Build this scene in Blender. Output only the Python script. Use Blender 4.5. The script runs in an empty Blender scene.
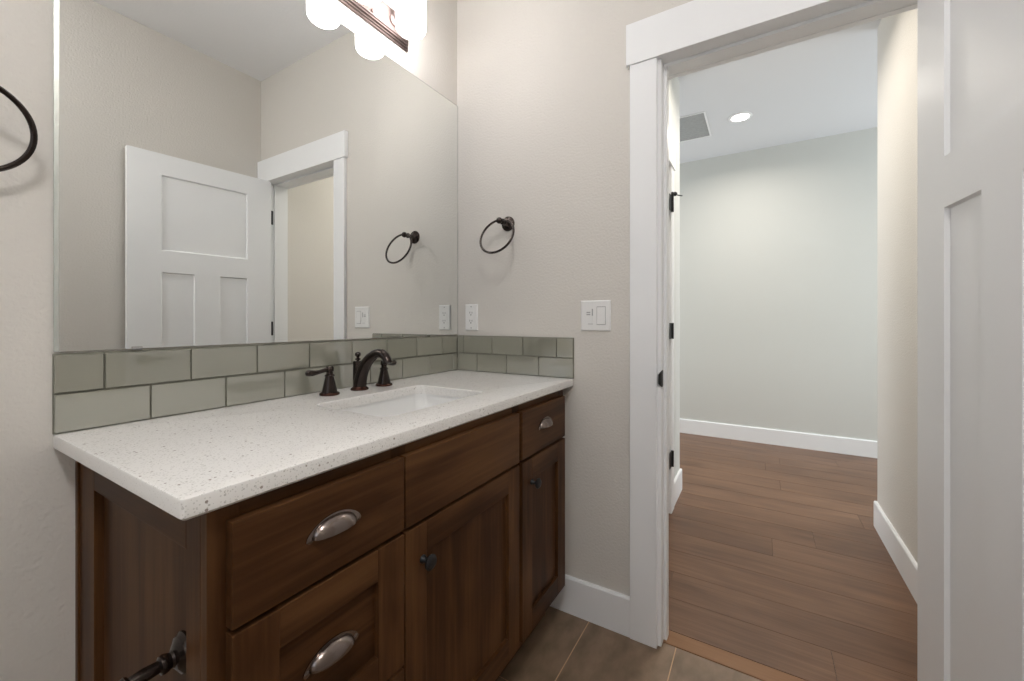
import bpy, bmesh, math, random
from mathutils import Vector, Matrix
random.seed(7)
PI = math.pi
S = bpy.context.scene
COL = S.collection

# ------------------------------------------------------------------ camera
YAW = 0.5428
cam_d = bpy.data.cameras.new('camera')
cam_d.sensor_fit = 'HORIZONTAL'
cam_d.sensor_width = 36.0
cam_d.lens = 411.4 * 36.0 / 1024.0
cam_d.shift_y = -(340.5 - 321.02) / 1024.0
cam_d.clip_start = 0.02
cam = bpy.data.objects.new('camera', cam_d)
COL.objects.link(cam)
cam.location = (-1.4991, -1.2005, 1.1388)
cam.rotation_euler = (PI / 2, 0, YAW - PI / 2)
S.camera = cam

# ------------------------------------------------------------------ world, daylight, exposure
W = bpy.data.worlds.new('world')
S.world = W
W.use_nodes = True
W.node_tree.nodes['Background'].inputs[0].default_value = (0.75, 0.85, 1.0, 1)
W.node_tree.nodes['Background'].inputs[1].default_value = 0.6
S.view_settings.view_transform = 'Standard'
S.view_settings.look = 'None'
S.view_settings.gamma = 1.0
S.view_settings.use_curve_mapping = False
S.view_settings.exposure = 0.47


def area(name, loc, target, sx, sy, power, color, spread=180, shape='RECTANGLE'):
    d = bpy.data.lights.new(name, 'AREA')
    d.shape = shape
    d.size = sx
    d.size_y = sy
    d.energy = power
    d.color = color
    d.spread = math.radians(spread)
    o = bpy.data.objects.new(name, d)
    COL.objects.link(o)
    o.location = loc
    v = Vector(target) - Vector(loc)
    o.rotation_euler = v.to_track_quat('-Z', 'Y').to_euler()
    return o


# hall daylight from unseen windows, plus an added bathroom fill light
area('bathroom_west_fill', (-2.66, -0.95, 1.55), (0, -0.9, 1.4), 1.0, 1.1, 1.5, (0.90, 0.95, 1.0))  # weak fill added at an invented window out of view
area('daylight_hall_window', (2.3, -4.4, 1.5), (2.3, 0, 1.3), 1.4, 1.7, 45, (0.88, 0.95, 1.0))
area('daylight_entry_window', (2.25, 1.9, 1.5), (2.3, -2, 1.2), 1.2, 1.7, 25, (0.90, 0.96, 1.0))
# recessed ceiling cans
area('hall_can_glow', (2.215, -1.066, 2.735), (2.215, -1.066, 0), 0.11, 0.11, 8, (1.0, 0.93, 0.84), 160, 'DISK')
area('hall_near_can_glow', (1.0, -1.20, 2.735), (1.0, -1.20, 0), 0.11, 0.11, 6.5, (1.0, 0.93, 0.83), 150, 'DISK')

S.cycles.max_bounces = 10
S.cycles.diffuse_bounces = 6
S.cycles.glossy_bounces = 6
S.cycles.caustics_reflective = False
S.cycles.caustics_refractive = False
S.cycles.sample_clamp_indirect = 6.0


# ------------------------------------------------------------------ materials
def new_mat(name):
    m = bpy.data.materials.new(name)
    m.use_nodes = True
    nt = m.node_tree
    return m, nt, nt.nodes['Principled BSDF']


def N(nt, t, **kw):
    n = nt.nodes.new(t)
    for k, v in kw.items():
        setattr(n, k, v)
    return n


def plain(name, col, rough=0.5, metal=0.0, bump=0.0, bscale=200.0, bdist=0.001, coat=0.0, mottled=0.0):
    m, nt, b = new_mat(name)
    b.inputs['Base Color'].default_value = (*col, 1)
    b.inputs['Roughness'].default_value = rough
    b.inputs['Metallic'].default_value = metal
    b.inputs['Coat Weight'].default_value = coat
    tc = N(nt, 'ShaderNodeTexCoord')
    ns = N(nt, 'ShaderNodeTexNoise')
    ns.inputs['Scale'].default_value = bscale
    ns.inputs['Detail'].default_value = 3
    nt.links.new(tc.outputs['Object'], ns.inputs['Vector'])
    if bump:
        bp = N(nt, 'ShaderNodeBump')
        bp.inputs['Strength'].default_value = bump
        bp.inputs['Distance'].default_value = bdist
        nt.links.new(ns.outputs['Fac'], bp.inputs['Height'])
        nt.links.new(bp.outputs['Normal'], b.inputs['Normal'])
    if mottled:
        mx = N(nt, 'ShaderNodeMix', data_type='RGBA')
        mx.inputs[6].default_value = (*[c * (1 - mottled) for c in col], 1)
        mx.inputs[7].default_value = (*[min(1, c * (1 + mottled)) for c in col], 1)
        nt.links.new(ns.outputs['Fac'], mx.inputs[0])
        nt.links.new(mx.outputs[2], b.inputs['Base Color'])
    return m


def emit(name, col, strength):
    m, nt, b = new_mat(name)
    b.inputs['Base Color'].default_value = (0.9, 0.9, 0.9, 1)
    b.inputs['Emission Color'].default_value = (*col, 1)
    b.inputs['Emission Strength'].default_value = strength
    b.inputs['Roughness'].default_value = 0.3
    return m


def wood(name, axis, dark, mid, light, rough=0.36, fine=1.0, isl=0.22, spec=0.13, wb=0.75, wf=0.36):
    m, nt, b = new_mat(name)
    L = nt.links.new
    tc = N(nt, 'ShaderNodeTexCoord')
    oi = N(nt, 'ShaderNodeObjectInfo')
    geo = N(nt, 'ShaderNodeNewGeometry')
    addr = N(nt, 'ShaderNodeMath', operation='ADD')
    L(oi.outputs['Random'], addr.inputs[0])
    L(geo.outputs['Random Per Island'], addr.inputs[1])
    mul = N(nt, 'ShaderNodeMath', operation='MULTIPLY')
    L(addr.outputs[0], mul.inputs[0])
    mul.inputs[1].default_value = 37.0
    comb = N(nt, 'ShaderNodeCombineXYZ')
    for i in range(3):
        L(mul.outputs[0], comb.inputs[i])
    add = N(nt, 'ShaderNodeVectorMath', operation='ADD')
    L(tc.outputs['Object'], add.inputs[0])
    L(comb.outputs[0], add.inputs[1])

    def mapped(al, ac):
        mp = N(nt, 'ShaderNodeMapping')
        sc = [ac, ac, ac]
        sc['xyz'.index(axis)] = al
        mp.inputs['Scale'].default_value = sc
        L(add.outputs[0], mp.inputs['Vector'])
        return mp

    def noise(mp, scale, detail, dist=0.0):
        n = N(nt, 'ShaderNodeTexNoise')
        n.inputs['Scale'].default_value = scale
        n.inputs['Detail'].default_value = detail
        n.inputs['Distortion'].default_value = dist
        L(mp.outputs[0], n.inputs['Vector'])
        return n
    n1 = noise(mapped(0.9, 9), 1.6, 4, 1.2)
    n2 = noise(mapped(3, 110 * fine), 1.0, 4, 0.3)
    n3 = noise(mapped(1.6, 3.2), 1.3, 2, 0.6)
    a1 = N(nt, 'ShaderNodeMath', operation='MULTIPLY_ADD')
    L(n2.outputs['Fac'], a1.inputs[0])
    a1.inputs[1].default_value = wf
    nb = N(nt, 'ShaderNodeMath', operation='MULTIPLY_ADD')
    L(n1.outputs['Fac'], nb.inputs[0])
    nb.inputs[1].default_value = wb
    nb.inputs[2].default_value = 0.5 * (1 - wb) + 0.5 * (0.42 - wf)
    L(nb.outputs[0], a1.inputs[2])
    a2 = N(nt, 'ShaderNodeMath', operation='MULTIPLY_ADD')
    L(n3.outputs['Fac'], a2.inputs[0])
    a2.inputs[1].default_value = 0.75
    L(a1.outputs[0], a2.inputs[2])
    rr = N(nt, 'ShaderNodeMath', operation='MULTIPLY_ADD')
    L(geo.outputs['Random Per Island'], rr.inputs[0])
    rr.inputs[1].default_value = isl
    L(a2.outputs[0], rr.inputs[2])
    cr = N(nt, 'ShaderNodeValToRGB')
    cr.color_ramp.elements[0].position = 0.80
    cr.color_ramp.elements[0].color = (*dark, 1)
    cr.color_ramp.elements[1].position = 1.45
    cr.color_ramp.elements[1].color = (*light, 1)
    e = cr.color_ramp.elements.new(1.0)
    e.position = 0.99
    e.color = (*mid, 1)
    # ramp input must sit in 0..1
    sc = N(nt, 'ShaderNodeMath', operation='MULTIPLY')
    L(rr.outputs[0], sc.inputs[0])
    sc.inputs[1].default_value = 0.62
    cr.color_ramp.elements[0].position = 0.50
    cr.color_ramp.elements[1].position = 0.70
    cr.color_ramp.elements[2].position = 0.92
    cr.color_ramp.elements[0].color = (*dark, 1)
    cr.color_ramp.elements[1].color = (*mid, 1)
    cr.color_ramp.elements[2].color = (*light, 1)
    L(sc.outputs[0], cr.inputs[0])
    L(cr.outputs[0], b.inputs['Base Color'])
    b.inputs['Roughness'].default_value = rough
    b.inputs['Specular IOR Level'].default_value = spec
    bp = N(nt, 'ShaderNodeBump')
    bp.inputs['Strength'].default_value = 0.08
    bp.inputs['Distance'].default_value = 0.001
    L(n2.outputs['Fac'], bp.inputs['Height'])
    L(bp.outputs['Normal'], b.inputs['Normal'])
    return m


M_WALL = plain('greige_wall_paint', (0.668, 0.640, 0.596), 0.75, bump=0.38, bscale=120, bdist=0.005)
M_HALL = plain('pale_hall_paint', (0.62, 0.625, 0.595), 0.75, bump=0.15, bscale=95, bdist=0.003)
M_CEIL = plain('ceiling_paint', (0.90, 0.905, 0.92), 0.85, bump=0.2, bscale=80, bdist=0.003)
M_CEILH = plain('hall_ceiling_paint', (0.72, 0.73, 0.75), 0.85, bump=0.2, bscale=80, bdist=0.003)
M_TRIM = plain('white_trim_paint', (0.87, 0.88, 0.89), 0.38)
M_PLASTIC = plain('white_plastic', (0.82, 0.82, 0.81), 0.3)
M_SLOT = plain('dark_slot', (0.03, 0.03, 0.03), 0.6)
M_GREY = plain('grey_plastic', (0.42, 0.42, 0.42), 0.4)
M_BRONZE = plain('oil_rubbed_bronze', (0.028, 0.018, 0.014), 0.24, metal=0.75, bump=0.02, bscale=300, mottled=0.4, coat=0.3)
M_COPPER = plain('worn_copper_edge', (0.085, 0.036, 0.025), 0.25, metal=0.9)
M_BLACK = plain('matte_black_metal', (0.012, 0.012, 0.013), 0.42, metal=0.3)
M_PEWTER = plain('brushed_bronze_pull', (0.25, 0.205, 0.185), 0.22, metal=1.0, bump=0.03, bscale=400)
M_NICKEL = plain('brushed_nickel', (0.17, 0.13, 0.12), 0.5, metal=1.0)
M_SINK = plain('white_porcelain', (0.84, 0.84, 0.83), 0.12, coat=0.4)
M_CHROME = plain('chrome', (0.7, 0.7, 0.7), 0.12, metal=1.0)
M_GROUT = plain('olive_grout', (0.20, 0.195, 0.155), 0.8, bump=0.2, bscale=400)
M_CAULK = plain('tan_caulk', (0.30, 0.26, 0.20), 0.7)
M_VENT = plain('grey_filter_mesh', (0.36, 0.37, 0.37), 0.8, bump=0.4, bscale=40, mottled=0.2)
M_SHADE = emit('lit_opal_glass', (1.0, 0.965, 0.96), 11.0)
M_DOME = emit('fill_dome_glass', (1.0, 0.982, 0.968), 50.0)  # strong glow, so the unseen dome fills the bathroom
M_LENS = emit('lit_lens', (1.0, 0.95, 0.88), 8.0)

M_CABV = wood('dark_alder_upright', 'z', (0.016, 0.0064, 0.0022), (0.055, 0.0225, 0.0082), (0.125, 0.057, 0.022), 0.42)
M_CABH = wood('dark_alder_lengthwise', 'x', (0.016, 0.0064, 0.0022), (0.055, 0.0225, 0.0082), (0.125, 0.057, 0.022), 0.42)
M_CABD = wood('dark_alder_depthwise', 'y', (0.016, 0.0064, 0.0022), (0.055, 0.0225, 0.0082), (0.125, 0.057, 0.022), 0.42)
M_OAK = wood('brown_oak_planks', 'y', (0.078, 0.036, 0.017), (0.150, 0.075, 0.039), (0.225, 0.122, 0.068), rough=0.33, fine=1.3, isl=0.10, spec=0.4, wb=0.55, wf=0.62)
M_NOSE = wood('threshold_oak', 'y', (0.16, 0.085, 0.045), (0.24, 0.13, 0.07), (0.30, 0.17, 0.095), rough=0.35)


def quartz():
    m, nt, b = new_mat('speckled_white_quartz')
    L = nt.links.new
    tc = N(nt, 'ShaderNodeTexCoord')
    col = None
    base = N(nt, 'ShaderNodeRGB')
    base.outputs[0].default_value = (0.80, 0.785, 0.76, 1)
    prev = base.outputs[0]
    for scale, thr, rad, c in ((210, 0.88, 0.34, (0.52, 0.50, 0.47, 1)), (330, 0.62, 0.38, (0.62, 0.605, 0.58, 1)),
                               (130, 0.945, 0.27, (0.30, 0.26, 0.23, 1))):
        v = N(nt, 'ShaderNodeTexVoronoi')
        v.inputs['Scale'].default_value = scale
        L(tc.outputs['Object'], v.inputs['Vector'])
        sep = N(nt, 'ShaderNodeSeparateColor')
        L(v.outputs['Color'], sep.inputs[0])
        g1 = N(nt, 'ShaderNodeMath', operation='GREATER_THAN')
        L(sep.outputs[0], g1.inputs[0])
        g1.inputs[1].default_value = thr
        g2 = N(nt, 'ShaderNodeMath', operation='LESS_THAN')
        L(v.outputs['Distance'], g2.inputs[0])
        g2.inputs[1].default_value = rad
        mu = N(nt, 'ShaderNodeMath', operation='MULTIPLY')
        L(g1.outputs[0], mu.inputs[0])
        L(g2.outputs[0], mu.inputs[1])
        mx = N(nt, 'ShaderNodeMix', data_type='RGBA')
        L(mu.outputs[0], mx.inputs[0])
        L(prev, mx.inputs[6])
        mx.inputs[7].default_value = c
        prev = mx.outputs[2]
    L(prev, b.inputs['Base Color'])
    b.inputs['Roughness'].default_value = 0.22
    return m


def glass_tile():
    m, nt, b = new_mat('sage_glass_tile')
    L = nt.links.new
    geo = N(nt, 'ShaderNodeNewGeometry')
    mx = N(nt, 'ShaderNodeMix', data_type='RGBA')
    L(geo.outputs['Random Per Island'], mx.inputs[0])
    mx.inputs[6].default_value = (0.245, 0.242, 0.195, 1)
    mx.inputs[7].default_value = (0.285, 0.282, 0.232, 1)
    L(mx.outputs[2], b.inputs['Base Color'])
    b.inputs['Roughness'].default_value = 0.04
    b.inputs['IOR'].default_value = 1.7
    b.inputs['Coat Weight'].default_value = 1.0
    b.inputs['Coat IOR'].default_value = 2.1
    b.inputs['Coat Roughness'].default_value = 0.0
    return m


def floor_tile():
    m, nt, b = new_mat('brown_slate_tile')
    L = nt.links.new
    tc = N(nt, 'ShaderNodeTexCoord')
    geo = N(nt, 'ShaderNodeNewGeometry')
    mp = N(nt, 'ShaderNodeMapping')
    mp.inputs['Scale'].default_value = (7, 12, 5)
    L(tc.outputs['Object'], mp.inputs['Vector'])
    n = N(nt, 'ShaderNodeTexNoise')
    n.inputs['Scale'].default_value = 1.6
    n.inputs['Detail'].default_value = 8
    n.inputs['Distortion'].default_value = 0.2
    L(mp.outputs[0], n.inputs['Vector'])
    cr = N(nt, 'ShaderNodeValToRGB')
    cr.color_ramp.elements[0].position = 0.3
    cr.color_ramp.elements[0].color = (0.155, 0.102, 0.060, 1)
    cr.color_ramp.elements[1].position = 0.72
    cr.color_ramp.elements[1].color = (0.265, 0.185, 0.122, 1)
    L(n.outputs['Fac'], cr.inputs[0])
    L(cr.outputs[0], b.inputs['Base Color'])
    b.inputs['Roughness'].default_value = 0.45
    bp = N(nt, 'ShaderNodeBump')
    bp.inputs['Strength'].default_value = 0.1
    bp.inputs['Distance'].default_value = 0.002
    L(n.outputs['Fac'], bp.inputs['Height'])
    L(bp.outputs['Normal'], b.inputs['Normal'])
    return m


M_QUARTZ = quartz()
M_TILE = glass_tile()
M_FTILE = floor_tile()
M_FGROUT = plain('tan_floor_grout', (0.55, 0.36, 0.22), 0.8)
M_GAP = plain('plank_gap', (0.05, 0.03, 0.02), 0.8)
M_MIRROR = plain('mirror_silver', (0.90, 0.915, 0.90), 0.0, metal=1.0)
M_EDGESHADE = plain('mirror_edge_shade', (0.10, 0.095, 0.09), 0.6)  # dark tone painting in the shadow line at the mirror's edges
M_MEDGE = plain('mirror_glass_edge', (0.62, 0.66, 0.63), 0.15, metal=0.6)


# ------------------------------------------------------------------ mesh helpers
def BM():
    return bmesh.new()


def box(bm, x0, x1, y0, y1, z0, z1, mi=0):
    vs = [bm.verts.new((x, y, z)) for x in (x0, x1) for y in (y0, y1) for z in (z0, z1)]
    fs = []
    for q in ((0, 1, 3, 2), (4, 6, 7, 5), (0, 4, 5, 1), (2, 3, 7, 6), (0, 2, 6, 4), (1, 5, 7, 3)):
        f = bm.faces.new([vs[i] for i in q])
        f.material_index = mi
        fs.append(f)
    return fs


def frame_of(d):
    d = Vector(d).normalized()
    up = Vector((0, 0, 1)) if abs(d.z) < 0.95 else Vector((1, 0, 0))
    a = d.cross(up).normalized()
    return a, a.cross(d).normalized()


def tube(bm, pts, radii, seg=16, mi=0, closed=False, caps=True):
    pts = [Vector(p) for p in pts]
    n = len(pts)
    if not hasattr(radii, '__len__'):
        radii = [radii] * n
    rings = []
    a = None
    for i, p in enumerate(pts):
        if closed:
            d = pts[(i + 1) % n] - pts[i - 1]
        else:
            d = pts[min(i + 1, n - 1)] - pts[max(i - 1, 0)]
        d.normalize()
        if a is None:
            a, b = frame_of(d)
        else:
            a = (a - d * a.dot(d)).normalized()
            b = a.cross(d).normalized()
        rings.append([bm.verts.new(p + radii[i] * (math.cos(t) * a + math.sin(t) * b))
                      for t in [2 * PI * k / seg for k in range(seg)]])
    m = n if closed else n - 1
    for i in range(m):
        r, s = rings[i], rings[(i + 1) % n]
        for k in range(seg):
            f = bm.faces.new((r[k], r[(k + 1) % seg], s[(k + 1) % seg], s[k]))
            f.material_index = mi
    if caps and not closed:
        bm.faces.new(rings[0]).material_index = mi
        bm.faces.new(rings[-1]).material_index = mi


def lathe(bm, prof, o=(0, 0, 0), axis=(0, 0, 1), seg=32, mi=0):
    """prof: list of (radius, height) along axis from o."""
    ax = Vector(axis).normalized()
    a, b = frame_of(ax)
    o = Vector(o)
    rings = []
    for r, h in prof:
        c = o + ax * h
        if r < 1e-6:
            rings.append([bm.verts.new(c)])
        else:
            rings.append([bm.verts.new(c + r * (math.cos(t) * a + math.sin(t) * b))
                          for t in [2 * PI * k / seg for k in range(seg)]])
    for i in range(len(rings) - 1):
        r, s = rings[i], rings[i + 1]
        for k in range(seg):
            k2 = (k + 1) % seg
            if len(r) == 1 and len(s) == 1:
                continue
            if len(r) == 1:
                f = bm.faces.new((r[0], s[k2], s[k]))
            elif len(s) == 1:
                f = bm.faces.new((r[k], r[k2], s[0]))
            else:
                f = bm.faces.new((r[k], r[k2], s[k2], s[k]))
            f.material_index = mi
    for r in (rings[0], rings[-1]):
        if len(r) > 1:
            bm.faces.new(r).material_index = mi


def loop(bm, pts, z):
    return [bm.verts.new((x, y, z)) for x, y in pts]


def bridge(bm, A, B, mi=0):
    n = len(A)
    for k in range(n):
        bm.faces.new((A[k], A[(k + 1) % n], B[(k + 1) % n], B[k])).material_index = mi


ORG = {}


def obj(name, bm, mats, parent=None, origin=None, smooth=None, bevel=0.0, bseg=2):
    bmesh.ops.recalc_face_normals(bm, faces=bm.faces)
    me = bpy.data.meshes.new(name)
    o = bpy.data.objects.new(name, me)
    COL.objects.link(o)
    if parent is not None:
        org = ORG[parent.name]
        o.parent = parent
    else:
        org = Vector(origin) if origin is not None else Vector((0, 0, 0))
        o.location = org
    ORG[o.name] = org
    bmesh.ops.translate(bm, verts=bm.verts, vec=-org)
    bm.to_mesh(me)
    bm.free()
    for m in (mats if isinstance(mats, (list, tuple)) else [mats]):
        me.materials.append(m)
    if smooth is not None:
        for p in me.polygons:
            p.use_smooth = True
        me.set_sharp_from_angle(angle=math.radians(smooth))
    if bevel:
        md = o.modifiers.new('bevel', 'BEVEL')
        md.width = bevel
        md.segments = bseg
        md.limit_method = 'ANGLE'
        md.angle_limit = math.radians(50)
    return o


def tag(o, label, cat, group=None):
    o['label'] = label
    o['category'] = cat
    if group:
        o['group'] = group
    return o


def thing(name, label, cat, loc=(0, 0, 0), rotz=0.0, group=None, local=False):
    o = bpy.data.objects.new(name, None)
    o.empty_display_size = 0.1
    COL.objects.link(o)
    o.location = loc
    o.rotation_euler = (0, 0, rotz)
    ORG[o.name] = Vector((0, 0, 0)) if local else Vector(loc)
    return tag(o, label, cat, group)


def struct(name, bm, mats, origin=None, label=None, bevel=0.0, smooth=None, cat=None):
    o = obj(name, bm, mats, origin=origin, bevel=bevel, smooth=smooth)
    o['kind'] = 'structure'
    if label:
        o['label'] = label
    if cat:
        o['category'] = cat
    return o


# ------------------------------------------------------------------ dimensions
ZC = 2.752            # ceilings
XW = -2.75            # far left wall of the bathroom
YB = -1.69            # wall behind the open door
TW = 0.122             # door wall thickness
J0, J1 = -0.905, -1.608   # jamb faces
HZ = 2.056            # underside of the door head
L, D = 1.2717, 0.5787
CT, CB = 0.914, 0.885
XF = 3.0              # far hall wall
YH = -0.735           # hall left wall
YR = -1.755           # hall return wall
XR = 1.488            # where the return wall ends

# ------------------------------------------------------------------ room shell
bm = BM(); box(bm, XW - 0.12, 0.0, 0.0, 0.12, 0, ZC)
struct('wall_north', bm, M_WALL, (-1, 0, 0), 'greige wall behind the mirror and vanity', cat='wall')

bm = BM()
box(bm, 0, TW, J0 + 0.018, 0.12, 0, ZC)
box(bm, 0, TW, YB - 0.12, J1 - 0.018, 0, ZC)
box(bm, 0, TW, J1 - 0.018, J0 + 0.018, HZ + 0.018, ZC)
struct('wall_east', bm, M_WALL, (0, -0.4, 0), 'greige wall with the doorway to the hall', cat='wall')

bm = BM(); box(bm, XW - 0.12, 0, YB - 0.12, YB, 0, ZC)
struct('wall_south', bm, M_WALL, (-1, YB, 0), 'greige wall behind the open white door', cat='wall')

bm = BM()
wy0, wy1, wz0, wz1 = -1.45, -0.45, 1.0, 2.1  # unseen window opening, added to bring in light
box(bm, XW - 0.12, XW, YB, wy0, 0, ZC)
box(bm, XW - 0.12, XW, wy1, 0, 0, ZC)
box(bm, XW - 0.12, XW, wy0, wy1, 0, wz0)
box(bm, XW - 0.12, XW, wy0, wy1, wz1, ZC)
struct('wall_west', bm, M_WALL, (XW, -0.8, 0), 'greige wall with an added window opening', cat='wall')

bm = BM(); box(bm, XW - 0.12, 0.0, YB - 0.12, 0.12, ZC, ZC + 0.1)
struct('ceiling', bm, M_CEIL, (-1, -0.8, ZC), 'white bathroom ceiling', cat='ceiling')

# bathroom floor: 12 x 24 in tiles set on grout
bm = BM()
box(bm, XW, 0.027, YB, 0, -0.03, -0.0015, 1)
ys = [-0.0365 - 0.3043 * k for k in range(-1, 7)]
for i in range(len(ys) - 1):
    y1, y0 = min(ys[i], -0.0), max(ys[i + 1], YB)
    if y0 >= y1:
        continue
    x = 0.027
    xs = [0.027, -0.583 if i % 2 else -0.39, ]
    while xs[-1] > XW:
        xs.append(xs[-1] - 0.61)
    for k in range(len(xs) - 1):
        a, b_ = max(xs[k + 1], XW), xs[k]
        if b_ > a + 0.01:
            box(bm, a + 0.0018, b_ - 0.0018, y0 + 0.0018, y1 - 0.0018, -0.0015, 0.0, 0)
struct('floor', bm, [M_FTILE, M_FGROUT], (-1, -0.8, 0), 'brown grey tile bathroom floor with thin tan grout', cat='floor')

# wood threshold strip and hall planks
bm = BM(); box(bm, 0.029, 0.098, J1 - 0.01, J0 + 0.01, -0.02, 0.001)
struct('trim_3', bm, M_NOSE, (0.06, -1.2, 0), 'light brown wood threshold strip in the doorway', bevel=0.002, cat='threshold')

bm = BM()
HY0, HY1 = -4.6, 2.1
box(bm, 0.1, XF, HY0, HY1, -0.04, -0.002, 1)
joint = {0: -1.41, 1: -0.863, 2: -2.1, 3: -0.5, 4: -1.253, 7: -1.69, 11: -1.235, 13: -1.724, 14: -0.963}
x = 0.10
row = 0
while x < XF:
    x1 = min(x + 0.19, XF)
    j = joint.get(row, -1.2 + random.uniform(-0.9, 0.9))
    Lp = 1.75
    cuts = [HY0]
    y = j
    while y > HY0:
        y -= Lp
    y += Lp
    while y < HY1:
        if y - HY0 > 0.05:
            cuts.append(y)
        y += Lp
    cuts.append(HY1)
    for k in range(len(cuts) - 1):
        box(bm, x + 0.0008, x1 - 0.0008, cuts[k] + 0.0009, cuts[k + 1] - 0.0009, -0.002, 0.0, 0)
    x = x1
    row += 1
struct('floor_hall', bm, [M_OAK, M_GAP], (1.5, -1.2, 0), 'brown oak plank floor in the hall', cat='floor')

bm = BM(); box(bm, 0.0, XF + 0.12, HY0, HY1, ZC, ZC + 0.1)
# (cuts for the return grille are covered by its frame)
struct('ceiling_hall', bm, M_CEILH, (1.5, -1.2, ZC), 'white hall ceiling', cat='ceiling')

bm = BM(); box(bm, XF, XF + 0.12, HY0, HY1, 0, ZC)
struct('wall_hall_east', bm, M_HALL, (XF, -1.2, 0), 'pale grey green wall at the end of the hall', cat='wall')

bm = BM()
box(bm, TW, 0.30, YH, YH + 0.13, 0, ZC)
box(bm, 1.068, 1.465, YH, YH + 0.13, 0, ZC)
box(bm, 0.30, 1.068, YH, YH + 0.13, HZ + 0.018, ZC)
struct('wall_hall_north', bm, M_HALL, (1.2, YH, 0), 'hall wall with a white door beyond the doorway', cat='wall')

bm = BM(); box(bm, TW, XR, YR - 0.14, YR, 0, ZC)
struct('wall_hall_south', bm, M_WALL, (0.8, YR, 0), 'pale hall wall beside the open door', cat='wall')

# ends of the hall with windows (never seen)
for nm, y0, y1 in (('wall_hall_window_south', HY0, HY0 + 0.12), ('wall_hall_window_north', HY1 - 0.12, HY1)):
    bm = BM()
    xa, xb = (XR, XF) if y0 < 0 else (1.465, XF)
    box(bm, xa, 1.6, y0, y1, 0, ZC)
    box(bm, 3.0 - 0.05, XF, y0, y1, 0, ZC)
    box(bm, 1.6, 2.95, y0, y1, 0, 0.55)
    box(bm, 1.6, 2.95, y0, y1, 2.4, ZC)
    struct(nm, bm, M_HALL, (2.3, y0, 0), 'hall wall with a window', cat='wall')
bm = BM(); box(bm, XR - 0.12, XR, HY0, YR - 0.14, 0, ZC)
struct('wall_hall_west', bm, M_HALL, (XR, -3, 0), 'hall wall past the corner', cat='wall')
bm = BM(); box(bm, 1.345, 1.465, YH + 0.13, HY1, 0, ZC)
struct('wall_hall_entry', bm, M_HALL, (1.4, 1, 0), 'hall wall past the far door', cat='wall')


# ------------------------------------------------------------------ baseboards
def base_prof(bm, p0, p1, nrm, h=0.14, t=0.014):
    """baseboard from p0 to p1 (2-D), sticking out along nrm."""
    (x0, y0), (x1, y1) = p0, p1
    nx, ny = nrm
    pr = [(0, 0), (t, 0), (t, h - 0.006), (t - 0.004, h), (0, h)]
    A = [bm.verts.new((x0 + nx * a, y0 + ny * a, b)) for a, b in pr]
    B = [bm.verts.new((x1 + nx * a, y1 + ny * a, b)) for a, b in pr]
    n = len(pr)
    for i in range(n):
        bm.faces.new((A[i], A[(i + 1) % n], B[(i + 1) % n], B[i]))
    bm.faces.new(A)
    bm.faces.new(B)


bm = BM(); base_prof(bm, (0, -0.014), (0, -0.800), (-1, 0))
struct('baseboard_east', bm, M_TRIM, (0, -0.4, 0), 'white baseboard between the vanity and the door casing', cat='baseboard')
bm = BM(); base_prof(bm, (-1.24, 0), (XW, 0), (0, -1))
struct('baseboard_north', bm, M_TRIM, (-2, 0, 0), 'white baseboard left of the vanity', cat='baseboard')
bm = BM(); base_prof(bm, (XW, YB), (0, YB), (0, 1))
struct('baseboard_south', bm, M_TRIM, (-1, YB, 0), 'white baseboard behind the door', cat='baseboard')
bm = BM(); base_prof(bm, (XF, HY0 + .12), (XF, HY1 - .12), (-1, 0))
struct('baseboard_hall_east', bm, M_TRIM, (XF, -1.2, 0), 'white baseboard along the far hall wall', cat='baseboard')
bm = BM(); base_prof(bm, (TW, YR), (XR + 0.014, YR), (0, 1)); base_prof(bm, (XR, YR), (XR, HY0 + .12), (1, 0))
struct('baseboard_hall_south', bm, M_TRIM, (XR, YR, 0), 'white baseboard wrapping the hall corner by the open door', cat='baseboard')
bm = BM(); base_prof(bm, (1.157, YH), (1.465 + 0.014, YH), (0, -1)); base_prof(bm, (1.465, YH), (1.465, HY1 - .12), (1, 0))
struct('baseboard_hall_north', bm, M_TRIM, (1.4, YH, 0), 'short white baseboard at the hall corner left of the far wall', cat='baseboard')

# ------------------------------------------------------------------ bathroom door frame
bm = BM()
box(bm, -0.018, 0, -0.893, -0.800, 0, 2.054)                 # latch side casing
box(bm, -0.018, 0, J1 - 0.080, J1 - 0.008, 0, 2.054)         # hinge side casing
box(bm, -0.024, 0, J1 - 0.081, -0.788, 2.054, 2.200)         # head casing
box(bm, TW, TW + 0.018, -0.893, -0.800, 0, 2.054)
box(bm, TW, TW + 0.018, J1 - 0.100, J1 - 0.008, 0, 2.054)
box(bm, TW, TW + 0.024, J1 - 0.115, -0.788, 2.054, 2.200)
struct('trim_1', bm, M_TRIM, (0, -1.2, 0), 'white flat casing around the bathroom doorway', bevel=0.0015, cat='door casing')

bm = BM()
box(bm, 0.0, TW, J0, J0 + 0.018, 0, HZ)
box(bm, 0.0, TW, J1 - 0.018, J1, 0, HZ)
box(bm, 0.0, TW, J1 - 0.018, J0 + 0.018, HZ, HZ + 0.018)
box(bm, 0.040, 0.076, J0 - 0.011, J0, 0, HZ)
box(bm, 0.040, 0.076, J1, J1 + 0.011, 0, HZ)
box(bm, 0.040, 0.076, J1 + 0.011, J0 - 0.011, HZ - 0.011, HZ)
struct('trim_2', bm, M_TRIM, (0.06, -1.2, 0), 'white door jamb with stop in the bathroom doorway', bevel=0.0012, cat='door jamb')

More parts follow.
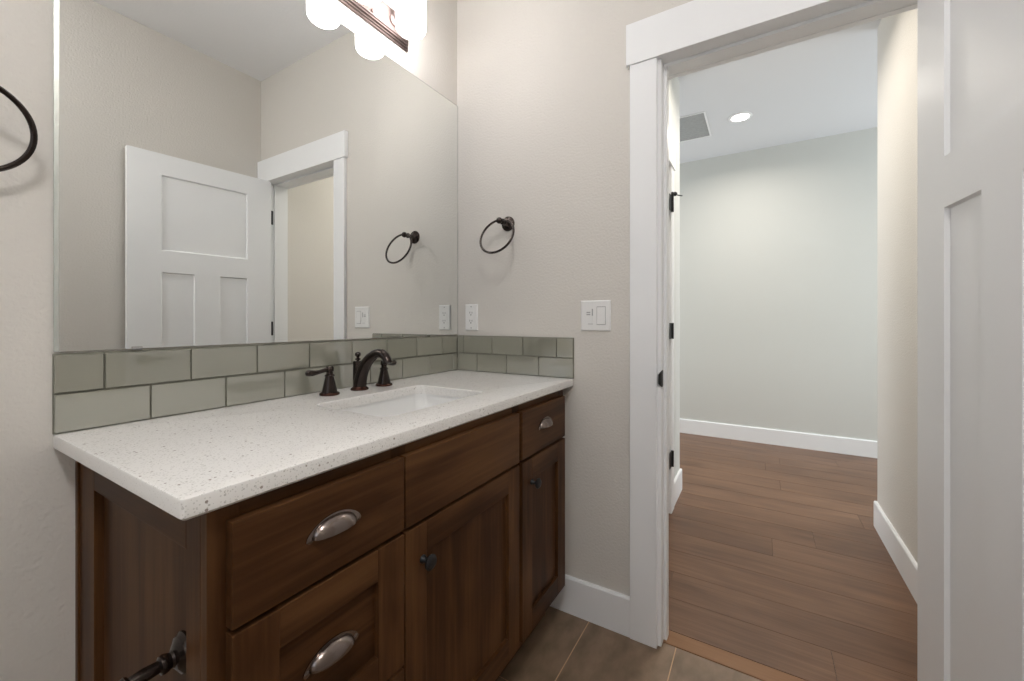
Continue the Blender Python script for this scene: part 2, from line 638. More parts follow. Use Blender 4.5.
t = thing('strike_plate', 'small black strike plate on the white jamb of the doorway', 'strike plate', (0, J0, 0.937))
bm = BM()
box(bm, 0.006, 0.022, J0 - 0.0022, J0, 0.908, 0.966)
# curved lip that wraps the jamb's corner
n = 8
prev = None
for k in range(n + 1):
    a = k / n
    xx = 0.006 - 0.022 * a
    yy = J0 - 0.0022 + 0.008 * a * a
    h = 0.029 * (1 - 0.45 * a * a)
    cur = [bm.verts.new((xx, yy, 0.937 - h)), bm.verts.new((xx, yy, 0.937 + h)),
           bm.verts.new((xx, yy + 0.0018, 0.937 + h)), bm.verts.new((xx, yy + 0.0018, 0.937 - h))]
    if prev:
        for i in range(4):
            bm.faces.new((prev[i], prev[(i + 1) % 4], cur[(i + 1) % 4], cur[i]))
    else:
        bm.faces.new(cur)
    prev = cur
bm.faces.new(prev)
obj('plate', bm, M_BLACK, t, bevel=0.0006)
for z in (0.916, 0.958):
    bm = BM()
    lathe(bm, [(0.0035, 0), (0.0035, 0.0008), (0.0, 0.0011)], (0.016, J0 - 0.0022, z), (0, -1, 0), 12)
    obj('screw', bm, M_BRONZE, t)


# ------------------------------------------------------------------ three-panel doors
def panel_door(bm, Wd, zt, zb, th, s, z, rec=0.009):
    """local: x along the leaf from the hinge, visible face at y=0, thickness to +y."""
    s1, s2, s3, s4 = s
    za, zm1, zm0, zl = z           # top panel top/bottom, lower panels top/bottom
    box(bm, 0, s1, 0, th, zb, zt)
    box(bm, s4, Wd, 0, th, zb, zt)
    box(bm, s1, s4, 0, th, za, zt)
    box(bm, s1, s4, 0, th, zm0, zm1)
    box(bm, s1, s4, 0, th, zb, zl)
    box(bm, s2, s3, 0, th, zl, zm0)
    c = 0.005
    for a, b_, z0, z1 in ((s1, s4, zm1, za), (s1, s2, zl, zm0), (s3, s4, zl, zm0)):
        box(bm, a, b_, rec, th - rec, z0, z1)
        for y0, y1 in ((0.0008, rec), (th - 0.0008, th - rec)):
            O_ = [bm.verts.new((p, y0, q)) for p, q in ((a, z0), (b_, z0), (b_, z1), (a, z1))]
            I_ = [bm.verts.new((p, y1 + (-0.0002 if y1 < th / 2 else 0.0002), q)) for p, q in ((a + c, z0 + c), (b_ - c, z0 + c), (b_ - c, z1 - c), (a + c, z1 - c))]
            bridge(bm, O_, I_)


ANG = 0.090
door = bpy.data.objects.new('door_1', None)
COL.objects.link(door)
door.location = (-0.004, -1.559, 0)
door.rotation_euler = (0, 0, PI + ANG)
door['kind'] = 'structure'
door['label'] = 'white three panel door swung open against the back wall'
door['category'] = 'door'
ORG[door.name] = Vector((0, 0, 0))
bm = BM()
panel_door(bm, 0.703, 2.0525, 0.012, 0.035, (0.140, 0.289, 0.412, 0.563), (1.938, 1.526, 1.406, 0.24))
obj('door_leaf', bm, M_TRIM, door)
Rinv = Matrix.Rotation(-(PI + ANG), 4, 'Z') @ Matrix.Translation((0.004, 1.559, 0))
for z0 in (1.783, 1.043, 0.20):
    bm = BM()
    box(bm, -0.002, 0.034, J1 + 0.0003, J1 + 0.0025, z0, z0 + 0.092)
    tube(bm, [(-0.008, J1 + 0.006, z0), (-0.008, J1 + 0.006, z0 + 0.092)], 0.0058, 12)
    bmesh.ops.transform(bm, matrix=Rinv, verts=bm.verts)
    obj('hinge', bm, M_BLACK, door, smooth=40)
for sd in (-1, 1):
    bm = BM()
    y0 = 0.0 if sd < 0 else 0.035
    lathe(bm, [(0.026, 0), (0.026, 0.006), (0.012, 0.010), (0.010, 0.034), (0.012, 0.04), (0.0, 0.042)], (0.64, y0, 0.937), (0, sd, 0), 24)
    tube(bm, [(0.64, y0 + sd * 0.034, 0.937), (0.58, y0 + sd * 0.036, 0.937), (0.53, y0 + sd * 0.034, 0.934)], [0.009, 0.008, 0.007], 12)
    obj('door_handle', bm, M_BLACK, door, smooth=40)

# hall door (closed, in the hall's left wall)
d2 = bpy.data.objects.new('door_2', None)
COL.objects.link(d2)
d2.location = (1.045, YH + 0.0, 0)
d2['kind'] = 'structure'
d2['label'] = 'white hall door seen edge on past the jamb'
d2['category'] = 'door'
ORG[d2.name] = Vector((0, 0, 0))
bm = BM()
panel_door(bm, 0.72, 2.043, 0.012, 0.035, (0.12, 0.29, 0.43, 0.60), (1.938, 1.526, 1.406, 0.24))
bmesh.ops.scale(bm, vec=(-1, 1, 1), verts=bm.verts)
obj('door_leaf', bm, M_TRIM, d2)
for z0 in (1.78, 1.035, 0.285):
    bm = BM()
    tube(bm, [(0.012, -0.024, z0), (0.012, -0.024, z0 + 0.092)], 0.0085, 12)
    box(bm, -0.050, 0.018, -0.0215, -0.0185, z0, z0 + 0.092)
    h = obj('hinge', bm, M_BLACK, d2, smooth=40)
bm = BM()
tube(bm, [(0.012, -0.024, 1.872), (0.012, -0.024, 1.895)], 0.0075, 12)
lathe(bm, [(0.0, -0.012), (0.008, -0.010), (0.0125, -0.004), (0.0125, 0.004), (0.008, 0.010), (0.0, 0.012)], (0.030, -0.036, 1.888), (0.8, -0.6, 0), 16)
tube(bm, [(0.014, -0.026, 1.886), (0.05, -0.050, 1.884), (0.075, -0.068, 1.884)], 0.0034, 10)
obj('door_stop', bm, M_BLACK, d2, smooth=40)

bm = BM()
box(bm, 1.065, 1.155, YH - 0.018, YH, 0, 2.054)
box(bm, 0.215, 0.305, YH - 0.018, YH, 0, 2.054)
box(bm, 0.205, 1.168, YH - 0.024, YH, 2.054, 2.200)
box(bm, 1.050, 1.068, YH, YH + 0.13, 0, HZ)
box(bm, 0.302, 0.320, YH, YH + 0.13, 0, HZ)
box(bm, 0.302, 1.068, YH, YH + 0.13, HZ, HZ + 0.018)
struct('trim_4', bm, M_TRIM, (1.15, YH, 0), 'white casing around the hall door', bevel=0.0015, cat='door casing')

# ------------------------------------------------------------------ vanity cabinet
CX0, CX1 = -1.236, -0.064
YF = -0.560           # face frame front
TF = 0.019            # thickness of doors and drawer fronts
ZB = 0.145
cab = thing('vanity_cabinet', 'dark stained wood vanity cabinet with drawers and two doors under the white top', 'vanity', (-0.65, -0.28, 0))

# side panels (shaker, seen from the left), carcass, toe kick
rec = 0.014
for s, x0 in ((-1, CX0), (1, CX1)):
    bm = BM()
    xo, xi = x0, x0 - s * 0.022
    xp = x0 - s * rec
    lo, hi = min(xo, xi), max(xo, xi)
    plo, phi = min(xp, xi), max(xp, xi)
    box(bm, lo, hi, -0.100, -0.003, ZB - 0.0, CB, 0)
    box(bm, lo, hi, YF + 0.019, -0.497, ZB - 0.0, CB, 0)
    box(bm, lo, hi, -0.497, -0.100, 0.812, CB, 1)
    box(bm, lo, hi, -0.497, -0.100, ZB, 0.22, 1)
    box(bm, plo, phi, -0.497, -0.100, 0.22, 0.812, 0)
    obj('side_panel', bm, [M_CABV, M_CABD], cab, bevel=0.001)
bm = BM()
box(bm, CX0 - 0.004, CX0 + 0.018, -0.016, -0.0005, 0.0, CB, 0)
obj('scribe_strip', bm, M_CABV, cab, bevel=0.001)
bm = BM()
box(bm, CX0, CX0 + 0.040, YF, YF + 0.019, ZB, CB, 0)
box(bm, CX1 - 0.040, CX1, YF, YF + 0.019, ZB, CB, 0)
box(bm, -0.913, -0.873, YF, YF + 0.019, ZB, CB, 0)
box(bm, -0.438, -0.398, YF, YF + 0.019, ZB, CB, 0)
for a, b_ in ((CX0 + 0.040, -0.913), (-0.873, -0.438), (-0.398, CX1 - 0.040)):
    box(bm, a, b_, YF, YF + 0.019, 0.845, CB, 1)
    box(bm, a, b_, YF, YF + 0.019, 0.690, 0.730, 1)
    box(bm, a, b_, YF, YF + 0.019, ZB, 0.175, 1)
box(bm, CX0 + 0.040, -0.913, YF, YF + 0.019, 0.415, 0.455, 1)
obj('face_frame', bm, [M_CABV, M_CABH], cab, bevel=0.0008)
bm = BM()
box(bm, CX0 + 0.022, CX1 - 0.022, YF + 0.019, -0.005, ZB, ZB + 0.018, 0)
box(bm, CX0 + 0.022, CX1 - 0.022, -0.015, -0.003, ZB, CB, 0)
box(bm, CX0 + 0.022, CX1 - 0.022, YF + 0.030, YF + 0.036, 0.42, 0.87, 0)
obj('carcass', bm, M_CABH, cab)
bm = BM()
box(bm, CX0 + 0.002, CX1 - 0.002, -0.485, -0.465, 0.0, ZB, 0)
box(bm, CX0 + 0.002, CX0 + 0.020, -0.465, -0.003, 0.0, ZB, 0)
box(bm, CX1 - 0.020, CX1 - 0.002, -0.465, -0.003, 0.0, ZB, 0)
obj('toe_kick', bm, M_CABH, cab)


def slab(name, x0, x1, z0, z1):
    bm = BM()
    box(bm, x0, x1, YF - TF - 0.001, YF - 0.001, z0, z1, 0)
    return obj(name, bm, [M_CABH], cab, bevel=0.0014)


def shaker(name, x0, x1, z0, z1, st=0.064, rl=0.060, drawer=False):
    bm = BM()
    y0, y1 = YF - TF - 0.001, YF - 0.001
    box(bm, x0, x0 + st, y0, y1, z0, z1, 0)
    box(bm, x1 - st, x1, y0, y1, z0, z1, 0)
    box(bm, x0 + st, x1 - st, y0, y1, z1 - rl, z1, 1)
    box(bm, x0 + st, x1 - st, y0, y1, z0, z0 + rl, 1)
    box(bm, x0 + st, x1 - st, y0 + 0.010, y1 - 0.002, z0 + rl, z1 - rl, 1 if drawer else 0)
    return obj(name, bm, [M_CABV, M_CABH], cab, bevel=0.0010)


def cup_pull(parent, xc, zc):
    """half-dome bin pull, open below, with a thin rim and two ears with screws."""
    yw = YF - TF - 0.001
    bm = BM()
    a, h, dp = 0.0415, 0.026, 0.019
    nu, nv = 28, 12
    for th, flip in ((0.0, 0), (0.0018, 1)):
        grid = []
        for j in range(nv + 1):
            ph = PI / 2 * j / nv
            row = []
            for i in range(nu + 1):
                t = PI * i / nu
                q = math.sin(t) ** 0.85 if math.sin(t) > 0 else 0
                row.append(bm.verts.new((xc - (a - th) * math.cos(t), yw - (dp - th) * q * math.cos(ph),
                                         zc + (h - th) * q * math.sin(ph))))
            grid.append(row)
        for j in range(nv):
            for i in range(nu):
                bm.faces.new((grid[j][i], grid[j][i + 1], grid[j + 1][i + 1], grid[j + 1][i]))
        if flip:
            for i in range(nu):
                bm.faces.new((first[i], first[i + 1], grid[0][i + 1], grid[0][i]))
        first = grid[0]
    bmesh.ops.remove_doubles(bm, verts=bm.verts, dist=0.00005)
    # rim flange on the drawer face
    ro, ri = [], []
    for i in range(nu + 1):
        t = PI * i / nu
        ex = 0.006 + 0.005 * abs(math.cos(t)) ** 6
        ro.append(((a + ex) * -math.cos(t), (h + 0.0035) * math.sin(t)))
        ri.append(((a - 0.003) * -math.cos(t), (h - 0.003) * math.sin(t)))
    pv = None
    for i in range(nu + 1):
        cur = [bm.verts.new((xc + ro[i][0], yw, zc + ro[i][1])), bm.verts.new((xc + ro[i][0], yw - 0.002, zc + ro[i][1])),
               bm.verts.new((xc + ri[i][0], yw - 0.002, zc + ri[i][1])), bm.verts.new((xc + ri[i][0], yw, zc + ri[i][1]))]
        if pv:
            for k in range(4):
                bm.faces.new((pv[k], pv[(k + 1) % 4], cur[(k + 1) % 4], cur[k]))
        pv = cur
    for sx in (-1, 1):
        lathe(bm, [(0.0062, 0), (0.0062, 0.0018), (0.003, 0.0030), (0.0, 0.0032)], (xc + sx * (a + 0.0045), yw, zc + 0.002), (0, -1, 0), 14)
    return obj('cup_pull', bm, M_PEWTER, parent, smooth=50)


def knob(parent, xc, zc):
    yw = YF - TF - 0.001
    bm = BM()
    lathe(bm, [(0.009, 0), (0.009, 0.003), (0.0055, 0.006), (0.005, 0.014), (0.0105, 0.018), (0.0155, 0.021), (0.0165, 0.0245),
               (0.0135, 0.028), (0.009, 0.0295), (0.0, 0.030)], (xc, yw, zc), (0, -1, 0), 24)
    return obj('knob', bm, M_BLACK, parent, smooth=50)


d = slab('drawer', -1.214, -0.8955, 0.7125, 0.861)
cup_pull(d, -1.055, 0.784)
d = shaker('drawer', -1.214, -0.8955, 0.439, 0.704, 0.066, 0.060, True)
cup_pull(d, -1.060, 0.573)
d = shaker('drawer', -1.214, -0.8955, 0.157, 0.431, 0.066, 0.060, True)
cup_pull(d, -1.060, 0.296)
slab('false_drawer_front', -0.8905, -0.4270, 0.7125, 0.861)
d = shaker('door', -0.8905, -0.4270, 0.157, 0.704, 0.062, 0.064)
knob(d, -0.842, 0.628)
d = slab('drawer', -0.4085, -0.0885, 0.7125, 0.861)
cup_pull(d, -0.253, 0.786)
d = shaker('door', -0.4085, -0.0885, 0.157, 0.704, 0.064, 0.066)
knob(d, -0.350, 0.629)

# ------------------------------------------------------------------ countertop with sink cut-out
SX0, SX1, SY0, SY1 = -0.830, -0.424, -0.457, -0.172


def rrect(x0, x1, y0, y1, r, n=6):
    pts = []
    for cx, cy, a0 in ((x1 - r, y1 - r, 0), (x0 + r, y1 - r, 90), (x0 + r, y0 + r, 180), (x1 - r, y0 + r, 270)):
        for k in range(n + 1):
            a = math.radians(a0 + 90 * k / n)
            pts.append((cx + r * math.cos(a), cy + r * math.sin(a)))
    return pts


bm = BM()
e = 0.004
OUT = (-L, -0.002, -D, -0.0005)
def outp(ins):
    return rrect(OUT[0] + ins, OUT[1], OUT[2] + ins, OUT[3], 0.006 - ins * 0.5, 4)
Os = [loop(bm, outp(i), z) for i, z in ((e, CB), (0.0, CB + e), (0.0, CT - e), (e * 0.3, CT - e * 0.3), (e, CT))]
for k in range(len(Os) - 1):
    bridge(bm, Os[k], Os[k + 1])
Is = [loop(bm, rrect(SX0 - i, SX1 + i, SY0 - i, SY1 + i, 0.030 + i), z) for i, z in ((0.003, CT), (0.001, CT - 0.001), (0, CT - 0.003), (0, CB))]
for k in range(len(Is) - 1):
    bridge(bm, Is[k], Is[k + 1])
def edges_of(lp):
    return [bm.edges.get((lp[k], lp[(k + 1) % len(lp)])) for k in range(len(lp))]
for a, b_ in ((Os[-1], Is[0]), (Os[0], Is[-1])):
    bmesh.ops.triangle_fill(bm, edges=edges_of(a) + edges_of(b_), use_beauty=True)
ct = obj('countertop', bm, M_QUARTZ, origin=(-0.636, -0.29, CB), smooth=25)
tag(ct, 'white speckled quartz countertop with rectangular sink cut-out on the dark vanity', 'countertop')

# undermount sink
sk = thing('sink_basin', 'white rectangular undermount sink basin set in the countertop', 'sink', (-0.627, -0.315, CB - 0.16))
bm = BM()
o_ = 0.004
lv = [(0.022, CB - 0.0005), (-o_ * 0, CB - 0.0005), (0.0, CB - 0.012), (-0.008, CB - 0.09), (-0.014, CB - 0.118), (-0.026, CB - 0.134), (-0.05, CB - 0.140)]
Ls = [loop(bm, rrect(SX0 - i - 0.004, SX1 + i + 0.004, SY0 - i - 0.004, SY1 + i + 0.004, max(0.016, 0.032 + i)), z) for i, z in lv]
for k in range(len(Ls) - 1):
    bridge(bm, Ls[k], Ls[k + 1])
Bt = loop(bm, [(-0.627 + 0.022 * math.cos(2 * PI * k / 28 + PI / 28), -0.30 + 0.022 * math.sin(2 * PI * k / 28 + PI / 28)) for k in range(28)], CB - 0.146)
bridge(bm, Ls[-1], Bt)
lv2 = [(0.022, CB - 0.010), (0.010, CB - 0.012), (0.004, CB - 0.09), (-0.004, CB - 0.128), (-0.03, CB - 0.152)]
Us = [loop(bm, rrect(SX0 - i - 0.004, SX1 + i + 0.004, SY0 - i - 0.004, SY1 + i + 0.004, max(0.016, 0.032 + i)), z) for i, z in lv2]
bridge(bm, Ls[0], Us[0])
for k in range(len(Us) - 1):
    bridge(bm, Us[k], Us[k + 1])
bm.faces.new(Us[-1])
obj('basin', bm, M_SINK, sk, smooth=50)
bm = BM()
lathe(bm, [(0.023, 0), (0.023, 0.002), (0.019, 0.003), (0.017, 0.001), (0.015, 0.004), (0.0, 0.006)], (-0.627, -0.30, CB - 0.1465), (0, 0, 1), 28)
obj('drain', bm, M_BRONZE, sk, smooth=40)

# ------------------------------------------------------------------ widespread faucet
FY = -0.076
fx = -0.602
fa = thing('faucet', 'oil rubbed bronze widespread faucet with two lever handles behind the sink', 'faucet', (fx, FY, CT))
bm = BM()
lathe(bm, [(0.0275, 0), (0.0285, 0.002), (0.0275, 0.006), (0.0225, 0.009), (0.021, 0.0115)], (fx, FY, CT), (0, 0, 1), 32, 1)
pts = [(0.000, 0.010), (-0.003, 0.03), (-0.009, 0.05), (-0.019, 0.07), (-0.034, 0.09), (-0.052, 0.107), (-0.072, 0.1185),
       (-0.091, 0.1235), (-0.108, 0.1215), (-0.121, 0.114), (-0.128, 0.104), (-0.131, 0.097)]
rad = [0.0215, 0.0205, 0.0195, 0.0188, 0.0178, 0.0166, 0.0155, 0.0147, 0.0142, 0.0138, 0.0134, 0.0138]
tube(bm, [(fx, FY + a, CT + b_) for a, b_ in pts], rad, 24, 0)
# upright back of the spout body with its flat top
bx = []
for z, r, yy in ((0.010, 0.0185, 0.004), (0.04, 0.0175, 0.006), (0.075, 0.0165, 0.007), (0.090, 0.0175, 0.006), (0.094, 0.0165, 0.006)):
    bx.append([bm.verts.new((fx + r * math.cos(2 * PI * k / 8 + PI / 8), FY + yy + r * math.sin(2 * PI * k / 8 + PI / 8), CT + z)) for k in range(8)])
for k in range(len(bx) - 1):
    bridge(bm, bx[k], bx[k + 1])
bm.faces.new(bx[-1])
lathe(bm, [(0.0145, 0), (0.0150, 0.003), (0.0145, 0.006), (0.010, 0.0065), (0.0, 0.005)], (fx, FY - 0.1308, CT + 0.0985), (0, -0.22, -0.97), 20, 0)
obj('spout', bm, [M_BRONZE, M_COPPER], fa, smooth=40)
bm = BM()
lathe(bm, [(0.0045, 0), (0.0042, 0.004), (0.0088, 0.006), (0.0090, 0.009), (0.0045, 0.012), (0.0045, 0.015), (0.0080, 0.018), (0.0096, 0.023),
           (0.0085, 0.028), (0.004, 0.031), (0.0, 0.032)], (fx, FY + 0.009, CT + 0.092), (0, 0, 1), 18)
obj('lift_rod', bm, M_BRONZE, fa, smooth=50)
for hx, s, dy, ll in ((-0.712, -1, 0.10, 1.0), (-0.500, 1, -0.22, 0.80)):
    bm = BM()
    lathe(bm, [(0.0280, 0), (0.0290, 0.002), (0.0280, 0.006), (0.0225, 0.009)], (hx, FY, CT), (0, 0, 1), 32, 1)
    lathe(bm, [(0.0220, 0.009), (0.0215, 0.014), (0.0182, 0.028), (0.0150, 0.042), (0.0122, 0.055), (0.0142, 0.057), (0.0145, 0.060), (0.0120, 0.062),
               (0.0095, 0.064), (0.0095, 0.070), (0.0118, 0.072), (0.0118, 0.083), (0.009, 0.087), (0.0, 0.088)], (hx, FY, CT), (0, 0, 1), 16, 0)
    h = obj('handle', bm, [M_BRONZE, M_COPPER], fa, smooth=35)
    bm = BM()
    lp = [(0, 0.0845), (0.018, 0.0830), (0.034, 0.0800), (0.048, 0.0785), (0.060, 0.0785), (0.071, 0.0795), (0.078, 0.0800), (0.081, 0.0800)]
    lr = [0.0085, 0.0065, 0.0058, 0.0068, 0.0088, 0.0095, 0.0080, 0.0035]
    tube(bm, [(hx + s * a * ll, FY - a * ll * dy, CT + b_ - 0.006) for a, b_ in lp], lr, 14)
    obj('lever', bm, M_BRONZE, h, smooth=50)

# ------------------------------------------------------------------ glass tile backsplash
ROWS = ((0.9165, 0.9925), (0.9955, 1.0705))
g = 0.0028


def tile(bm, a0, a1, z0, z1, wall):
    c = 0.0009
    def V(a, d, z):
        return (a, -d, z) if wall == 'n' else (-d, a, z)
    lev = [(0, 0.002), (0, 0.0082), (c, 0.010)]
    Ls = []
    for ins, dd in lev:
        Ls.append([bm.verts.new(V(a, dd, z)) for a, z in ((a0 + ins, z0 + ins), (a1 - ins, z0 + ins), (a1 - ins, z1 - ins), (a0 + ins, z1 - ins))])
    for k in range(2):
        bridge(bm, Ls[k], Ls[k + 1])
    bm.faces.new(Ls[-1])
    bm.faces.new(Ls[0])


def run(bm, lo, hi, offs, wall):
    P = 0.1545
    for (z0, z1), off in zip(ROWS, offs):
        a = off
        while a > lo:
            a -= P
        cuts = []
        while a < hi:
            s0, s1 = max(a, lo), min(a + P, hi)
            if s1 - s0 > 0.012:
                tile(bm, s0 + g / 2, s1 - g / 2, z0, z1, wall)
            a += P


bm = BM()
box(bm, -L, -0.0005, -0.0045, -0.0003, CT + 0.0005, 1.0735, 1)
run(bm, -L, -0.012, (-1.121, -1.198), 'n')
bs = obj('tile_backsplash', bm, [M_TILE, M_GROUT], origin=(-0.63, 0, CT))
tag(bs, 'long two row sage glass tile backsplash under the wide mirror', 'backsplash', 'sage glass tile backsplashes')
bm = BM()
box(bm, -0.0045, -0.0003, -0.5795, -0.0105, CT + 0.0005, 1.0735, 1)
run(bm, -0.5795, -0.0108, (-0.120, -0.045), 'e')
bs = obj('tile_backsplash', bm, [M_TILE, M_GROUT], origin=(0, -0.29, CT))
tag(bs, 'short two row sage glass tile backsplash on the wall beside the doorway', 'backsplash', 'sage glass tile backsplashes')

# ------------------------------------------------------------------ mirror
MX0, MX1, MZ0, MZ1 = -1.2705, -0.004, 1.0775, 2.128
mr = thing('wall_mirror', 'large frameless mirror above the tile backsplash and vanity', 'mirror', (-0.635, 0, MZ0))
bm = BM()
box(bm, MX0 + 0.007, MX1, -0.006, -0.0005, MZ0, MZ1, 1)
for f in bm.faces:
    if all(abs(v.co.y + 0.006) < 1e-5 for v in f.verts):
        f.material_index = 0
obj('glass', bm, [M_MIRROR, M_MEDGE], mr)
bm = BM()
box(bm, MX1, -0.0005, -0.0050, -0.0005, MZ0, MZ1 + 0.0022)  # thin dark strips stand in for shade along the top edge and corner gap
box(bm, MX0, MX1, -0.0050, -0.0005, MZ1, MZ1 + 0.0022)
obj('edge_shade_strip', bm, M_EDGESHADE, mr)
bm = BM()
q = [(MX0, -0.0005), (MX0 + 0.007, -0.0005), (MX0 + 0.007, -0.006), (MX0, -0.0045)]
A = [bm.verts.new((x, y, MZ0)) for x, y in q]
B = [bm.verts.new((x, y, MZ1)) for x, y in q]
bridge(bm, A, B)
bm.faces.new(A)
bm.faces.new(B)
o = obj('edge_strip', bm, M_MEDGE, mr)
for xc in (-1.144, -0.20):
    bm = BM()
    box(bm, xc - 0.009, xc + 0.009, -0.0082, -0.0062, MZ0 - 0.003, MZ0 + 0.0045)
    box(bm, xc - 0.009, xc + 0.009, -0.0082, -0.0010, MZ0 - 0.0035, MZ0 - 0.0005)
    obj('clip', bm, M_CHROME, mr, bevel=0.0006)

# ------------------------------------------------------------------ vanity light
SXS = (-0.410, -0.6095, -0.809)
vl = thing('vanity_light', 'three light vanity fixture with white opal shades above the mirror', 'light fixture', (-0.6095, 0, 2.25))
bm = BM()
PX0, PX1 = -0.900, -0.319
for ins, d0, d1 in ((0.0, 0.0005, 0.010), (0.006, 0.010, 0.016), (0.012, 0.016, 0.024), (0.018, 0.024, 0.028)):
    box(bm, PX0 + ins, PX1 - ins, -d1, -d0, 2.203 + ins, 2.318 - ins)
obj('back_plate', bm, M_NICKEL, vl, bevel=0.0018)
for xs_ in (-0.51, -0.71):
    bm = BM()
    lathe(bm, [(0.006, 0), (0.006, 0.003), (0.0, 0.006)], (xs_, -0.028, 2.235), (0, -1, 0), 16)
    obj('finial', bm, M_NICKEL, vl, smooth=50)
SYC = -0.115
for sx in SXS:
    bm = BM()
    lathe(bm, [(0.020, 0), (0.020, 0.004), (0.012, 0.009), (0.0085, 0.010)], (sx, -0.028, 2.262), (0, -1, 0), 24)
    tube(bm, [(sx, -0.034, 2.262), (sx, -0.044, 2.268), (sx, -0.049, 2.29), (sx, -0.050, 2.33), (sx, -0.058, 2.352), (sx, -0.080, 2.362), (sx, SYC, 2.363)],
         0.0075, 14)
    lathe(bm, [(0.030, 0), (0.034, 0.004), (0.034, 0.020), (0.012, 0.030), (0.0, 0.031)], (sx, SYC, 2.342), (0, 0, 1), 28)
    obj('arm', bm, M_NICKEL, vl, smooth=40)
    bm = BM()
    R = 0.0540
    prof = [(0.0, 0.0), (0.020, 0.0003), (0.036, 0.0020), (0.0440, 0.0050), (0.0495, 0.010), (0.0528, 0.016), (R, 0.023), (R, 0.135), (0.051, 0.150), (0.042, 0.160), (0.031, 0.166)]
    lathe(bm, prof, (sx, SYC, 2.182), (0, 0, 1), 36)
    obj('shade', bm, M_SHADE, vl, smooth=60)


# ------------------------------------------------------------------ towel rings (local: wall plane y = 0, sticking out to -y)
def towel_ring(label, loc, rotz, tilt, dx):
    t = thing('towel_ring', label, 'towel ring', loc, rotz, 'dark bronze towel rings', local=True)
    bm = BM()
    lathe(bm, [(0.0315, 0.0005), (0.0315, 0.004), (0.028, 0.006), (0.027, 0.009), (0.022, 0.012), (0.015, 0.0145), (0.012, 0.018)], (0, 0, 0), (0, -1, 0), 32)
    obj('rosette', bm, M_BRONZE, t, smooth=35)
    bm = BM()
    lathe(bm, [(0.012, 0.017), (0.0085, 0.022), (0.0075, 0.034), (0.009, 0.043), (0.0125, 0.046), (0.0125, 0.050), (0.008, 0.053), (0.0075, 0.058), (0.0115, 0.063),
               (0.0135, 0.070), (0.0125, 0.077), (0.007, 0.083), (0.0, 0.085)], (0, 0, 0), (0, -1, 0), 24)
    obj('post', bm, M_BRONZE, t, smooth=35)
    bm = BM()
    r = 0.0775
    u = Vector((1, 0, 0))
    v = Vector((0, math.sin(tilt), math.cos(tilt)))
    c = Vector((dx, -0.073, 0.002)) - r * v
    tube(bm, [c + r * (math.cos(2 * PI * k / 64) * u + math.sin(2 * PI * k / 64) * v) for k in range(64)], 0.0048, 12, closed=True)
    obj('ring', bm, M_BRONZE, t, smooth=60)
    return t


towel_ring('dark bronze towel ring on the wall between mirror and doorway above the outlet', (0, -0.278, 1.554), -PI / 2, 0.382, 0.007)
towel_ring('dark bronze towel ring left of the mirror, cut by the photo edge', (-1.382, 0, 1.548), 0.0, -0.267, 0.0)

# ------------------------------------------------------------------ toilet paper holder on the cabinet side
t = thing('toilet_paper_holder', 'dark bronze toilet paper holder on the left side of the vanity cabinet', 'toilet paper holder', (CX0 + rec, -0.461, 0.642), -PI / 2, local=True)
bm = BM()
lathe(bm, [(0.0300, 0.0005), (0.0300, 0.004), (0.027, 0.007), (0.0255, 0.010), (0.018, 0.014), (0.013, 0.017)], (0, 0, 0), (0, -1, 0), 32)
obj('rosette', bm, M_BRONZE, t, smooth=35)
bm = BM()
lathe(bm, [(0.013, 0.016), (0.0105, 0.020), (0.0125, 0.024), (0.0135, 0.028), (0.0125, 0.032), (0.0085, 0.034), (0.0085, 0.036), (0.0095, 0.050), (0.0088, 0.058),
           (0.0075, 0.066), (0.0105, 0.068), (0.0115, 0.071), (0.0105, 0.074), (0.0085, 0.076), (0.0085, 0.085), (0.0115, 0.090), (0.0115, 0.098), (0.0, 0.103)],
      (0, 0, 0), (0, -1, 0), 24)
obj('post', bm, M_BRONZE, t, smooth=35)
bm = BM()
tube(bm, [(0, -0.093, 0), (0.04, -0.094, -0.001), (0.10, -0.094, -0.002), (0.135, -0.094, -0.001), (0.146, -0.094, 0.006), (0.150, -0.094, 0.018)],
     [0.006, 0.0058, 0.0056, 0.0056, 0.0058, 0.0072], 14)
obj('arm', bm, M_BRONZE, t, smooth=50)


# ------------------------------------------------------------------ outlet and switches on the door wall
def plate_on_east(bm, yc, zc, w, h, th=0.006, ins=0.004, mi=0):
    A = []
    for i, d_ in ((0, 0.0006), (0, 0.002), (ins, th)):
        A.append([bm.verts.new((-d_, yc + a, zc + b_)) for a, b_ in ((-w / 2 + i, -h / 2 + i), (w / 2 - i, -h / 2 + i), (w / 2 - i, h / 2 - i), (-w / 2 + i, h / 2 - i))])
    bridge(bm, A[0], A[1])
    bridge(bm, A[1], A[2])
    bm.faces.new(A[2])
    bm.faces.new(A[0])


def screws(t, m, yc, zs, d_=0.006):
    for z in zs:
        bm = BM()
        lathe(bm, [(0.0033, 0), (0.0033, 0.0006), (0.0, 0.0010)], (-d_, yc, z), (-1, 0, 0), 12)
        obj('screw', bm, m, t)


